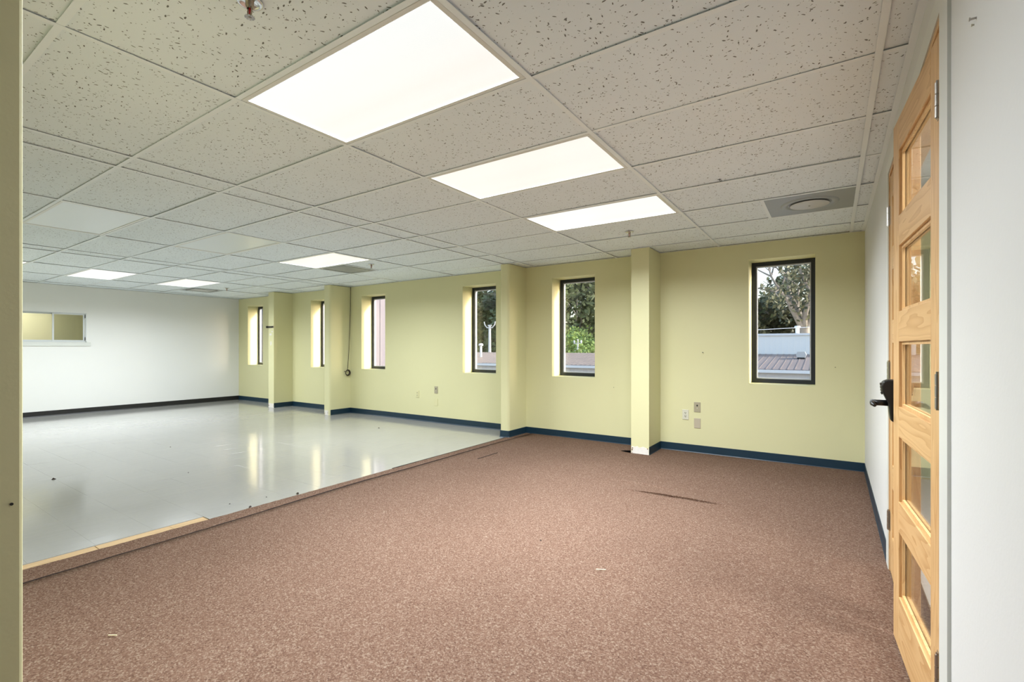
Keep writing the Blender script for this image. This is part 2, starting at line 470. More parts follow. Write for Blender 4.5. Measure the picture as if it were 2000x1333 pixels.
PIL = [(-9.68, -9.482, 5.41, .004), (-7.765, -7.586, 5.37, .035), (-3.805, -3.657, 5.375, .035), (-1.945, -1.736, 5.385, .004)]
for i, (x0, x1, y, r) in enumerate(PIL):
    if r > .01: poly = [(x0, y+r)] + [(x0+r-r*math.cos(a), y+r-r*math.sin(a)) for a in (math.pi/8, math.pi/4, 3*math.pi/8)] + [(x0+r, y), (x1-r, y)] + [(x1-r+r*math.sin(a), y+r-r*math.cos(a)) for a in (math.pi/8, math.pi/4, 3*math.pi/8)] + [(x1, y+r), (x1, YB), (x0, YB)]
    else: poly = [(x0, y), (x1, y), (x1, YB), (x0, YB)]
    p = MB().prism(poly, 0, CZ-.001).build('pilaster', M_yellow, wall_back)
    p['label'] = 'yellow pilaster standing out from the window wall'
    if i != 2:                   # the base is missing on these fronts: bare plaster shows
        top = .085; n = 9; w = x1-x0-2*r
        pts = [(x0+r, 0), (x1-r, 0)] + [(x1-r - w*k/n, top + R.uniform(-.012, .01)) for k in range(n+1)]
        o = MB().prism(pts, y-.0015, y+.002, 'y').build('bare_patch', M_plaster, p); o['label'] = 'bare plaster where the base is missing'
        for k in range(5):
            cx = R.choice([x0+r+.012, x1-r-.014]) + R.uniform(-.006, .006); cz = R.uniform(.012, top-.01); s_ = R.uniform(.004, .009)
            o = MB().prism([(cx + s_*R.uniform(.6, 1.3)*math.cos(a*1.047), cz + s_*R.uniform(.8, 1.6)*math.sin(a*1.047)) for a in range(6)], y-.003, y-.001, 'y').build('chip', M_chip, p)
# peeled paint on the left-most pilaster
for cx, cz, w, h in ((-9.60, 1.50, .10, .05), (-9.59, 1.32, .05, .10), (-9.55, 1.56, .06, .03)):
    o = MB().prism([(cx + w/2*R.uniform(.7, 1.2)*math.cos(a*.628), cz + h/2*R.uniform(.7, 1.2)*math.sin(a*.628)) for a in range(10)], 5.4088, 5.4105, 'y').build('peeled_patch', M_plaster, wall_back)

wall_left = MB()
LW = (1.98, 3.03, 1.335, 1.875)   # hatch window: y0 y1 z0 z1
wall_left.box((XL-.12, YF-.14, -.3), (XL, LW[0], TOP)).box((XL-.12, LW[1], -.3), (XL, YB+.3, TOP)).box((XL-.12, LW[0], -.3), (XL, LW[1], LW[2])).box((XL-.12, LW[0], LW[3]), (XL, LW[1], TOP))
struct(wall_left.build('wall_left', M_white), 'white end wall with a sliding hatch window')
# wall beside the camera: yellow partition that ends in the olive edge on the left
o = struct(MB().box((XL, YF-.14, -.012), (XJ, YF, TOP)).build('wall_front', M_yellow), 'yellow partition whose end shows at the left edge')
bevel(o, .006)
DY0, DY1, DZ = 1.818, 3.342, 2.182     # rough opening of the double door
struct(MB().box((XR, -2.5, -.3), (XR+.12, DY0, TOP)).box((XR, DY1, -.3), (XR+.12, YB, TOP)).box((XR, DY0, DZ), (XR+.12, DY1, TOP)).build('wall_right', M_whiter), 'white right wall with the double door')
# the space the photographer stands in
struct(MB().box((-3.1, -2.5, -.012), (XR+.12, -2.4, TOP)).build('wall_rear', M_white), 'white wall behind the camera')
struct(MB().box((-3.1, -2.4, -.012), (-3.0, YF-.14, TOP)).build('wall_entry', M_yellow), 'yellow side wall of the entry')
# passage behind the glazed doors
struct(MB().box((2.4, -.5, -.012), (2.5, YB, TOP)).box((XR+.12, -.5, -.012), (2.4, -.4, TOP)).build('wall_passage', M_white), 'white passage wall seen through the door glass')
struct(MB().box((XR+.12, -.4, 2.44), (2.4, YB, 2.47)).build('ceiling_passage', M_white), 'plain passage ceiling')
struct(MB().box((XR+.12, -.4, -.012), (2.4, YB, CT)).build('floor_passage', M_white), 'pale passage floor')
# room behind the hatch window
struct(MB().box((-14.0, .3, -.012), (-13.9, YB, TOP)).box((-13.9, .3, -.012), (XL-.12, .4, TOP)).box((-13.9, YB-.1, -.012), (XL-.12, YB, TOP)).build('wall_office', M_yellow), 'yellow office wall behind the hatch window')
struct(MB().box((-13.9, .4, 2.44), (XL-.12, YB-.1, 2.47)).build('ceiling_office', M_white), 'plain office ceiling')

# rubber bases with a cove toe
def base_run(name, mat, runs, h=.096, label=None):
    mb = MB()
    prof = [(0, 0), (.013, 0), (.010, .004), (.005, .014), (.004, h-.002), (.0025, h), (0, h)]
    for pts in runs:
        P = [Vector((p[0], p[1])) for p in pts]
        nrm = []
        for i in range(len(P)):
            ns = []
            if i > 0: d = (P[i]-P[i-1]).normalized(); ns.append(Vector((-d.y, d.x)))
            if i < len(P)-1: d = (P[i+1]-P[i]).normalized(); ns.append(Vector((-d.y, d.x)))
            if len(ns) == 1: nrm.append(ns[0])
            else: nrm.append((ns[0]+ns[1]) / (1 + ns[0].dot(ns[1])))
        v = []; f = []; k = len(prof)
        for p, n in zip(P, nrm):
            for o_, z in prof: v.append((p.x+n.x*o_, p.y+n.y*o_, z))
        for i in range(len(P)-1):
            for j in range(k): f.append((i*k+j, i*k+(j+1) % k, (i+1)*k+(j+1) % k, (i+1)*k+j))
        f.append(tuple(range(k))); f.append(tuple(range((len(P)-1)*k, len(P)*k))[::-1])
        mb.add(v, [q[::-1] for q in f])
    return struct(mb.build(name, mat), label)
A, B_, Cc, Dd = PIL[3], PIL[2], PIL[1], PIL[0]
base_run('baseboard_back', M_navy, [
    [(XR-.004, YB), (A[1], YB), (A[1], A[2])],
    [(A[0], A[2]+.03), (A[0], YB), (B_[1], YB), (B_[1], B_[2]+.01), (B_[1]-.012, B_[2]), (B_[0]+.012, B_[2]), (B_[0], B_[2]+.01), (B_[0], YB), (Cc[1], YB), (Cc[1], Cc[2]+.02)],
    [(Cc[0], Cc[2]+.02), (Cc[0], YB), (Dd[1], YB), (Dd[1], Dd[2])],
    [(Dd[0], Dd[2]), (Dd[0], YB), (XL, YB)]], label='navy rubber base along the window wall')
base_run('baseboard_left', M_black, [[(XL, YB-.004), (XL, YF)]], label='black rubber base along the white end wall')
base_run('baseboard_right', M_navy, [[(XR, DY1+.112), (XR, YB)], [(XR, -2.4), (XR, DY0-.122)]], label='navy rubber base along the white right wall')

# ------------------------------------------------------------------ ceiling: deck, tiles, tees
ceiling = struct(MB().box((-14.0, -2.6, 2.66), (3.0, YB+.3, 2.80)).build('ceiling', M_deck), 'suspended tile ceiling')
PX, PY, X0, Y0 = 1.2192, .6096, -1.0701, 1.7373
XC = [XR, X0+PX, X0, X0-PX, X0-2*PX, X0-2*PX-.2577, X0-3*PX-.2577, X0-4*PX-.2577, X0-5*PX-.2577]
XC += [XC[-1]-.285]
XC += [XC[-1]-PX*k for k in (1, 2, 3)] + [XL]
YC = [YF] + [Y0+PY*k for k in range(-2, 7)] + [YB]
lights_at = {(2, -1): 'a', (2, 1): 'b', (2, 3): 'c', (6, -1): 'off', (6, 1): 'off', (6, 3): 'd', (10, -1): 'e', (10, 1): 'f', (10, 3): 'g'}
me_tile = {}
def tile_mesh(w, d, sag=0):
    key = (round(w, 4), round(d, 4), sag)
    if key not in me_tile:
        hx, hy = w/2 - .004, d/2 - .004
        if sag:
            n = 8; v = []; f = []
            for j in range(n+1):
                for i in range(n+1):
                    a, b = i/n*2-1, j/n*2-1
                    v.append((a*hx, b*hy, -sag*(1-a*a*.85)*(1-b*b*.6)))
            for j in range(n):
                for i in range(n): f.append((j*(n+1)+i, (j+1)*(n+1)+i, (j+1)*(n+1)+i+1, j*(n+1)+i+1))
            m_ = len(v); v += [(x, y, z+.016) for x, y, z in v]; f += [tuple(k+m_ for k in q[::-1]) for q in f]
            ring = [i for i in range(n+1)] + [(j+1)*(n+1)-1 for j in range(1, n+1)] + [n*(n+1)+i for i in range(n-1, -1, -1)] + [j*(n+1) for j in range(n-1, 0, -1)]
            f += [(ring[k], ring[(k+1) % len(ring)], ring[(k+1) % len(ring)]+m_, ring[k]+m_) for k in range(len(ring))]
            me = bpy.data.meshes.new('ceiling_tile'); me.from_pydata(v, [], f); me.materials.append(M_tile); me_tile[key] = me
        else:
            me_tile[key] = MB().box((-hx, -hy, 0), (hx, hy, .016)).mesh('ceiling_tile', M_tile)
    return me_tile[key]
VENTS = []
def place_tile(x0, y0, x1, y1, sag=0, lift=None):
    o = obj('ceiling_tile', tile_mesh(x1-x0, y1-y0, sag), ceiling, ((x0+x1)/2, (y0+y1)/2, CZ + .004 + (R.uniform(.002, .006) if lift is None else lift)))
    q = 0 if sag else 1
    o.rotation_euler = (q*R.uniform(-.007, .007), q*R.uniform(-.003, .003), R.uniform(-.0008, .0008))
    return o
for i in range(len(XC)-1):
    x1, x0 = XC[i], XC[i+1]
    for j in range(len(YC)-1):
        y0, y1 = YC[j], YC[j+1]; k = j-3       # row k lies between Y0+k*PY and Y0+(k+1)*PY
        if (i, k) in lights_at: continue
        if (i, k) == (1, 4):                   # round diffuser in the half next to the wall
            VENTS.append((x1-.6096, y0, x1, y1)); place_tile(x0, y0, x1-.6096, y1); continue
        if (i, k) == (6, 4): VENTS.append((x0, y0, x0+.6096, y1)); place_tile(x0+.6096, y0, x1, y1); continue
        if (i, k) == (11, 4): VENTS.append((x1-.6096, y0, x1, y1)); place_tile(x0, y0, x1-.6096, y1); continue
        sag = {(6, 5): .03, (5, 5): .012}.get((i, k), 0)
        place_tile(x0, y0, x1, y1, sag, .004 if sag else None)
# tees
def tee_mesh(name, length, along):
    hl = length/2
    if along == 'y': mb = MB().box((-.0125, -hl, 0), (.0125, hl, .0016)).box((-.001, -hl, .0016), (.001, hl, .036))
    else: mb = MB().box((-hl, -.0120, .0003), (hl, .0120, .0018)).box((-hl, -.001, .0018), (hl, .001, .036))
    return mb.mesh(name, M_tee)
me_main = tee_mesh('main_tee', YB-YF, 'y')
for x in XC[1:-1]: obj('main_tee', me_main, ceiling, (x, (YB+YF)/2, CZ))
for i in range(len(XC)-1):
    me = tee_mesh('cross_tee', XC[i]-XC[i+1]-.0256, 'x')
    for y in YC[1:-1]: obj('cross_tee', me, ceiling, ((XC[i]+XC[i+1])/2, y, CZ + R.uniform(0, .0006)))
me = tee_mesh('short_tee', PY-.025, 'y')
for x0, y0, x1, y1 in VENTS:
    obj('short_tee', me, ceiling, (x0 if abs(x0-XC[7]) > .01 and abs(x1-XC[1]) < .7 or abs(x1-XC[11]) < .01 else x1, (y0+y1)/2, CZ))
for a, b in (((XR-.024, YF, CZ-.0005), (XR, YB, CZ+.0012)), ((XL, YF, CZ-.0005), (XL+.022, YB, CZ+.0012)), ((XL, YB-.020, CZ+.0002), (XR, YB, CZ+.0012)), ((XL, YF, CZ-.0005), (XR, YF+.022, CZ+.0012))):
    MB().box(a, b).build('wall_angle', M_tee, ceiling)
o = MB().box((-3.0, -2.4, CZ+.003), (XR, YF-.005, CZ+.02)).build('entry_ceiling', M_tile, ceiling)

# ------------------------------------------------------------------ ceiling lights
W_ = (1.0, .985, .94); PK = (1.0, .93, .86); GW = (.97, .99, .97); CR = (1.0, .975, .90)
LENS = {'a': ([PK, (1.0, .965, .91), (1.0, .94, .88), (1.0, .975, .93), (.965, .975, .94), (.97, .985, .965), (.95, .975, .96)][::-1], (1, .95, .88)),
        'b': ([(1.0, .935, .87), (1.0, .955, .89), (1.0, .93, .87), (1.0, .96, .89), (1.0, .92, .86)], (1, .92, .84)),
        'c': ([(.99, 1, .97), (.96, .985, .94), (1, 1, .98), (.95, .98, .94), (1, 1, .985)], (.97, 1, .96)),
        'd': ([(1, .98, .88), (1, .955, .84), (1, .985, .90), (1, .95, .85), (1, .99, .90)], (1, .95, .86)),
        'e': ([W_, W_], (1, 1, .98)), 'f': ([W_, (1, 1, .97), W_], (1, 1, .98)), 'g': ([(1, .985, .89), (1, .96, .87), (1, .985, .90)], (1, .96, .86))}
M_offlens = plain('unlit prismatic lens', (.80, .87, .92), .28)
LBL = {(2, -1): 'lit ceiling light nearest the camera, large and warm white', (2, 1): 'lit pinkish ceiling light in the middle of the near row of three',
       (2, 3): 'lit cool white ceiling light nearest the window wall in the right row', (6, -1): 'unlit ceiling light panel near the left edge',
       (6, 1): 'unlit ceiling light panel between the other unlit panel and the yellow lit one', (6, 3): 'lit yellowish ceiling light beside a square grey vent',
       (10, -1): 'far lit ceiling light cut off by the left yellow wall end', (10, 1): 'far lit cool white ceiling light before the white end wall',
       (10, 3): 'far lit warm ceiling light next to the small far vent'}
for (i, k), kind in lights_at.items():
    x1, x0 = XC[i], XC[i+1]; y0 = Y0+PY*k; y1 = y0+PY
    cx, cy = (x0+x1)/2, (y0+y1)/2; hx, hy = (x1-x0)/2-.014, (y1-y0)/2-.014
    t = tag(empty('ceiling_light', (cx, cy, CZ)), LBL[(i, k)], 'ceiling light', 'recessed troffer lights')
    fr = MB(); w = .022
    for a, b in (((-hx, -hy, .0005), (hx, -hy+w, .012)), ((-hx, hy-w, .0005), (hx, hy, .012)), ((-hx, -hy+w, .0005), (-hx+w, hy-w, .012)), ((hx-w, -hy+w, .0005), (hx, hy-w, .012))): fr.box(a, b)
    bevel(fr.build('frame', M_lightframe, t), .002)
    MB().box((-hx, -hy, .013), (hx, hy, .11)).build('housing', M_lightframe, t)
    lit = kind != 'off'
    mat = lens_mat('lit lens ' + kind, LENS[kind][0], LENS_GLOW) if lit else M_offlens
    MB().box((-hx+w-.002, -hy+w-.002, .005), (hx-w+.002, hy-w+.002, .009)).build('lens', mat, t)
    if lit:
        la = bpy.data.lights.new('tubes', 'AREA'); la.shape = 'RECTANGLE'; la.size = 2*(hx-w); la.size_y = 2*(hy-w)
        la.energy = LAMP_POWER * (.62 if i == 10 else 1); la.color = (.94, 1.0, 1.055); la.spread = math.radians({'a': 168, 'b': 138, 'c': 162}.get(kind, 160))
        lo = obj('tubes', la, t, (0, 0, .003))

def plain_light(name, loc, power, label):
    t = tag(empty(name, loc), label, 'ceiling light')
    MB().box((-.6, -.15, 0), (.6, .15, .05)).build('housing', M_lightframe, t)
    MB().box((-.58, -.13, -.004), (.58, .13, 0)).build('lens', lens_mat('wrap lens', [W_, W_], 1.0), t)
    la = bpy.data.lights.new('tubes', 'AREA'); la.shape = 'RECTANGLE'; la.size = 1.14; la.size_y = .24; la.energy = power
    obj('tubes', la, t, (0, 0, -.006))
plain_light('passage_fill_light', (1.4, 2.2, 2.385), 85, 'added unseen light on the passage ceiling, brightening the door glass')  # added lamp with no seen source, brightens the door panes
plain_light('office_light', (-12.9, 2.4, 2.385), 32, 'surface light on the office ceiling behind the hatch window')

# ------------------------------------------------------------------ vents, sprinklers, hook
names = ['grey ceiling vent with a round diffuser beside the right wall', 'plain grey square ceiling vent beside the yellowish light', 'small far ceiling vent with a rectangular outline']
for n, (x0, y0, x1, y1) in enumerate(sorted(VENTS, key=lambda q: -q[0])):
    cx, cy = (x0+x1)/2, (y0+y1)/2; hx, hy = (x1-x0)/2-.013, (y1-y0)/2-.013
    t = tag(empty('ceiling_vent', (cx, cy, CZ)), names[n], 'vent')
    if n == 0:
        MB().box((-hx, -hy, .002), (hx, hy, .008)).build('panel', M_vent, t)
        MB().lathe([(.20, .002), (.19, -.004), (.165, -.006), (.155, .000), (.150, .002)], 40).build('ring', M_vent, t, smooth=True)
        MB().lathe([(.001, -.016), (.08, -.015), (.130, -.011), (.136, -.008), (.130, -.006), (.001, -.006)], 40).build('disc', M_ventlight, t, smooth=True)
        MB().box((-.006, -.006, -.020), (.006, .006, -.015)).build('screw', M_steel, t)
    else:
        MB().box((-hx, -hy, .004), (hx, hy, .010)).build('panel', M_vent, t)
        s_ = .21 if n == 2 else .24
        r_ = MB()
        for a, b in (((-s_, -s_, -.001), (s_, -s_+.012, .004)), ((-s_, s_-.012, -.001), (s_, s_, .004)), ((-s_, -s_, -.001), (-s_+.012, s_, .004)), ((s_-.012, -s_, -.001), (s_, s_, .004))): r_.box(a, b)
        r_.build('rim', M_vent if n == 1 else M_dark, t)
        if n == 2: MB().box((-.19, -.19, 0), (.19, .19, .004)).build('face', M_ventlight, t)
def sprinkler(x, y, label):
    t = tag(empty('sprinkler', (x, y, CZ)), label, 'sprinkler', 'fire sprinklers in the ceiling')
    MB().lathe([(.012, .003), (.026, .003), (.030, -.001), (.034, -.002), (.039, -.001), (.040, .002)], 28).build('escutcheon', M_chrome, t, smooth=True)
    MB().lathe([(.013, .004), (.013, -.012), (.010, -.014), (.009, -.020)], 12).build('body', M_brass, t, smooth=True)
    for s_ in (-1, 1): MB().tube([(s_*.009, 0, -.016), (s_*.013, 0, -.026), (s_*.011, 0, -.038), (s_*.002, 0, -.046)], .0025, 6).build('arm', M_brass, t)
    MB().tube([(0, 0, -.018), (0, 0, -.040)], .0035, 8).build('bulb', M_red, t)
    d = MB()
    for k in range(10):
        a = 2*math.pi*k/10; d.prism([(.005*math.cos(a-.5), .005*math.sin(a-.5)), (.016*math.cos(a-.2), .016*math.sin(a-.2)), (.016*math.cos(a+.2), .016*math.sin(a+.2)), (.005*math.cos(a+.5), .005*math.sin(a+.5))], -.049, -.0475)
    d.lathe([(.0001, -.052), (.005, -.051), (.006, -.046), (.0001, -.045)], 10).build('deflector', M_steel, t)
sprinkler(-1.608, .835, 'chrome fire sprinkler with a red bulb at the top edge')
sprinkler(-1.673, 4.58, 'small fire sprinkler between the cool white light and the window wall')
sprinkler(-5.284, 4.40, 'small fire sprinkler beside the plain grey square vent')
sprinkler(-9.70, 4.60, 'tiny far fire sprinkler beside the farthest vent')
t = tag(MB().tube([(0, 0, .004), (0, 0, -.008), (.008, 0, -.013), (.014, .004, -.009)], .002, 6).tube([(-.012, -.004, -.001), (.010, .005, -.001)], .0022, 6).build('ceiling_hook', M_dark, None, (-.64, 3.49, CZ+.001)), 'tiny dark hook in a ceiling tile left of the round vent', 'hook')

# ------------------------------------------------------------------ windows
def window(n, x0, x1):
    t = struct(empty('window_%d' % n, (x0, YB+.24, WZ0)), ['farthest dark framed window beside the white end wall', 'dark framed window half hidden between the two farthest pilasters',
        'dark framed window right of the hanging cable', 'dark framed window showing a pole with curved arms', 'dark framed window showing a bright green bush', 'right dark framed window showing a large tree and a white building'][n-1])
    t['group'] = 'tall narrow windows in the yellow wall'
    w, h = x1-x0, WZ1-WZ0; fw = .045; e = .0015
    f = MB()
    for a, b in (((e, 0, e), (fw, .058, h-e)), ((w-fw, 0, e), (w-e, .058, h-e)), ((fw, 0, e), (w-fw, .058, fw)), ((fw, 0, h-fw), (w-fw, .058, h-e))): f.box(a, b)
    f.build('frame', M_frame, t)
    bd = MB(); c = fw+.012
    for a, b in (((fw, .012, fw), (c, .052, h-fw)), ((w-c, .012, fw), (w-fw, .052, h-fw)), ((c, .012, fw), (w-c, .052, c)), ((c, .012, h-c), (w-c, .052, h-fw))): bd.box(a, b)
    bd.build('glazing_bead', M_bead, t)
    MB().box((c-.002, .028, c-.002), (w-c+.002, .034, h-c+.002)).build('pane', M_glass, t)
for n, (a, b) in enumerate(WINS): window(n+1, a, b)

# sliding hatch window in the white end wall
y0, y1, z0, z1 = LW
t = struct(empty('window_7', (XL, y0, z0)), 'sliding hatch window in the white wall')
w, h = y1-y0, z1-z0
f = MB()
for a, b in (((-.09, 0, 0), (.006, .012, h)), ((-.09, w-.014, 0), (.006, w, h)), ((-.09, 0, 0), (.006, w, .012)), ((-.09, 0, h-.012), (.006, w, h))): f.box(a, b)
f.build('frame', M_alu, t)
ym = 2.57 - y0
for nm, a0, a1, xx, gm in (('sash', .012, ym+.02, -.06, M_glass), ('sash', ym-.012, w-.02, -.018, M_smoke)):
    s_ = MB(); q = .024
    for a, b in (((xx-.014, a0, .012), (xx, a0+q, h-.012)), ((xx-.014, a1-q, .012), (xx, a1, h-.012)), ((xx-.014, a0+q, .012), (xx, a1-q, .012+q)), ((xx-.014, a0+q, h-.012-q), (xx, a1-q, h-.012))): s_.box(a, b)
    so = s_.build('sash', M_alu, t)
    MB().box((xx-.009, a0+q-.002, .012+q-.002), (xx-.005, a1-q+.002, h-.012-q+.002)).build('pane', gm, so)
for zz in (.03, h-.09):
    MB().box((-.014, w-.022, zz), (.008, w-.014, zz+.06)).build('latch', M_dark, t)
MB().box((-.002, -.07, -.075), (.016, w+.06, -.006)).build('sill', M_trim, t)

# ------------------------------------------------------------------ glazed double door in the right wall
fr = struct(MB().box((XR-.008, DY0-.118, 0), (XR+.02, DY0-.002, DZ+.075)).box((XR-.008, DY1+.002, 0), (XR+.02, DY1+.110, DZ+.075)).box((XR-.008, DY0-.002, DZ+.004), (XR+.02, DY1+.002, DZ+.075)).build('trim_1', M_trim), 'flat white casing around the double door')
jm = MB().box((XR-.004, DY0-.0015, CT), (XR+.12, DY0+.018, DZ)).box((XR-.004, DY1-.018, CT), (XR+.12, DY1+.0015, DZ)).box((XR-.004, DY0+.018, DZ-.018), (XR+.12, DY1-.018, DZ+.003)).build('jamb', M_pine_z, fr)
LWID, LTH, LZ0, LZ1 = .730, .044, .017, 2.150
OPEN = [(.227, .487), (.609, .869), (.990, 1.251), (1.373, 1.636), (1.757, 2.019)]
def leaf(n, hinge, rot, sgn, label):
    """local y runs from the hinge edge to the free edge, local x into the wall"""
    t = struct(empty('door_%d' % n, hinge, rot), label)
    st = .112
    ys = lambda a: sgn*a
    for a, b in ((0, st), (LWID-st, LWID)):
        bevel(MB().box((0, ys(a), LZ0), (LTH, ys(b), LZ1)).build('stile', M_pine_z, t), .002)
    zz = [LZ0] + [q for p in OPEN for q in p] + [LZ1]
    for k in range(0, len(zz), 2):
        bevel(MB().box((0, ys(st), zz[k]), (LTH, ys(LWID-st), zz[k+1])).build('rail', M_pine_y, t), .002)
    for z0, z1 in OPEN:
        q = .012; s_ = MB(); a0, a1 = st, LWID-st
        for xa, xb in ((.010, .019), (.025, .034)):
            for (pa, pb) in (((xa, ys(a0), z0), (xb, ys(a0+q), z1)), ((xa, ys(a1-q), z0), (xb, ys(a1), z1)), ((xa, ys(a0+q), z0), (xb, ys(a1-q), z0+q)), ((xa, ys(a0+q), z1-q), (xb, ys(a1-q), z1))): s_.box(pa, pb)
        s_.build('glazing_stop', M_pine_z, t)
        MB().box((.020, ys(a0+.001), z0+.001), (.024, ys(a1-.001), z1-.001)).build('pane', M_doorglass, t)
    for z in (.285, 1.10, 1.945):
        hb = MB()
        for k in range(3): hb.tube([(-.007, ys(-.004), z-.051+k*.0345), (-.007, ys(-.004), z-.051+k*.0345+.032)], .0065, 10)
        hb.tube([(-.007, ys(-.004), z-.055), (-.007, ys(-.004), z+.057)], .004, 8)
        h_ = hb.build('hinge', M_steel, t)
        MB().box((-.0015, ys(.002), z-.05), (.0005, ys(.028), z+.05)).build('hinge_leaf', M_steel, h_)
    return t
leaf(1, (XR-.0015, DY0+.026, 0), math.radians(3.65), 1, 'near leaf of the pine door with five panes, standing ajar')
d2 = leaf(2, (XR-.0015, DY1-.026, 0), 0, -1, 'far leaf of the pine door, closed, with a black keypad lock')
# keypad lever lock on the far leaf, next to the gap between the leaves
yl = -(LWID - .062)
pf = [(0, .905), (-.030, .900), (-.052, .912), (-.056, .945), (-.060, .985), (-.072, 1.015), (-.083, 1.040), (-.085, 1.062), (-.078, 1.080), (-.060, 1.088), (0, 1.088)]
lk = MB(); n = len(pf)
lk.add([(x, yl-.035, z) for x, z in pf] + [(x, yl+.035, z) for x, z in pf], [tuple(range(n))[::-1], tuple(range(n, 2*n))] + [(i, (i+1) % n, n+(i+1) % n, n+i) for i in range(n)])
lock = bevel(lk.build('lock', M_lock, d2), .006)
MB().tube([(-.055, yl, .985), (-.120, yl, .985)], .013, 12).tube([(-.112, yl+.012, .985), (-.116, yl-.05, .985), (-.112, yl-.11, .983)], [.011, .010, .007], 10).build('lever', M_lock, lock, smooth=True)
for r_ in range(4):
    for c_ in range(3): MB().lathe([(.0001, 0), (.005, 0), (.005, .004), (.0001, .005)], 8).build('key', M_lock, lock, (-.079 - .001*r_, yl-.018+c_*.018, 1.028+r_*.013)).rotation_euler = (0, -math.pi/2, 0)

# ------------------------------------------------------------------ wall plates, cable, bracket, nails
def plate(x, z, kind, label):
    mat = {'outlet': M_plate_w, 'phone': M_plate_t, 'blank': M_plate_b, 'ypo': M_plate_y, 'ypb': M_plate_y}[kind]
    t = tag(empty('wall_plate', (x, YB, z)), label, 'wall plate')
    bevel(MB().box((-.036, -.007, -.058), (.036, 0, .058)).build('cover', mat, t), .0025)
    if kind in ('outlet', 'ypo'):
        for dz in (.020, -.020):
            s_ = MB().prism([(.0165*math.cos(a*math.pi/8), dz+.0145*math.sin(a*math.pi/8)) for a in range(16)], -.009, -.006, 'y').build('socket', mat, t)
            for dx in (-.006, .006): MB().box((dx-.0022, -.0095, dz-.002), (dx+.0022, -.0088, dz+.009)).build('slot', M_dark, s_)
            MB().prism([(.0038*math.cos(a*math.pi/4), dz-.008+.0038*math.sin(a*math.pi/4)) for a in range(8)], -.0095, -.0088, 'y').build('ground_hole', M_dark, s_)
    elif kind == 'phone':
        MB().prism([(.009*math.cos(a*math.pi/6), .018+.011*math.sin(a*math.pi/6)) for a in range(12)], -.0078, -.0068, 'y').build('cable_hole', M_dark, t)
        MB().lathe([(.0001, .0), (.005, 0), (.004, .002), (.0001, .003)], 10).build('screw', M_plate_w, t, (0, -.007, -.014)).rotation_euler = (math.pi/2, 0, 0)
    else:
        for dz in (.04, -.04): MB().lathe([(.0001, 0), (.003, 0), (.0001, .0012)], 8).build('screw', mat, t, (0, -.007, dz)).rotation_euler = (math.pi/2, 0, 0)
plate(-1.441, .441, 'outlet', 'white double power outlet between the right pilaster and the right window')
plate(-1.309, .537, 'phone', 'tan cable plate with a black hole above the blank plate')
plate(-1.309, .350, 'blank', 'blank beige plate directly under the tan cable plate')
plate(-5.821, .448, 'ypo', 'cream power outlet on the long yellow wall beside the middle windows')
plate(-5.396, .537, 'phone', 'olive cable plate with a hole on the long yellow wall')
plate(-5.396, .335, 'ypb', 'yellow painted blank plate low on the long yellow wall')

t = tag(empty('hanging_cable', (-7.57, 5.74, 0)), 'thin dark cable hanging from the ceiling to a small coil', 'cable')
MB().tube([(.012, .065, CZ-.002), (.010, .062, 2.0), (.004, .052, 1.6), (.002, .035, 1.2), (0, .010, .85), (0, 0, .80)], .0045, 6).build('cord', M_cable, t)
c_ = MB()
for k in range(4):
    rr = .040 + .004*k
    c_.tube([(.006+.005*k, rr*math.cos(a*math.pi/10), .760+rr*1.05*math.sin(a*math.pi/10)) for a in range(21)], .0065, 6, caps=False)
c_.tube([(.012, -.04, .775), (.014, -.075, .790)], .005, 6).build('coil', M_cable, t)
MB().tube([(-.016, 0, .775), (.03, 0, .775)], .004, 6).build('peg', M_chrome, t)

b_ = tag(empty('wall_bracket', (-9.58, 5.41, 1.655)), 'small dark metal bracket near the top of the farthest pilaster', 'bracket')
MB().box((-.13, -.006, -.018), (.10, 0, .018)).build('back_plate', M_steel, b_)
MB().tube([(-.11, -.018, .006), (.09, -.018, .006)], .009, 8).tube([(-.11, -.018, -.008), (.06, -.018, -.008)], .007, 8).build('bar', M_dark, b_)
MB().box((-.135, -.035, -.020), (-.105, -.004, .020)).build('end_cap', M_dark, b_)

def nail(x, y, z, ax, label, r=.004, l=.012, mat=M_dark):
    d = Vector({'-y': (0, -1, 0), '+x': (1, 0, 0), '-x': (-1, 0, 0)}[ax])
    p = Vector((x, y, z))
    m_ = MB().tube([p - d*.004, p + d*l], r*.6, 8).tube([p + d*l, p + d*(l+.002)], r, 8)
    return tag(m_.build('nail', mat), label, 'nail')
nail(-1.246, YB, 1.172, '-y', 'dark nail in the yellow wall left of the right window', .006, .016)
nail(-2.33, YB, .72, '-y', 'tiny dark nail low on the wall between two pilasters', .004, .006)
nail(.02, YB, 1.03, '-y', 'tiny dark nail beside the lower right corner of the right window', .004, .006)
nail(XR, 1.432, 1.947, '-x', 'small pale screw in the white wall at the upper right', .004, .010, M_steel)
nail(XR, 1.452, 1.943, '-x', 'white wall plug next to the pale screw at the upper right', .003, .003, M_plate_w)
nail(XJ, .244, .905, '+x', 'dark nail in the yellow wall end at the left edge', .003, .003)

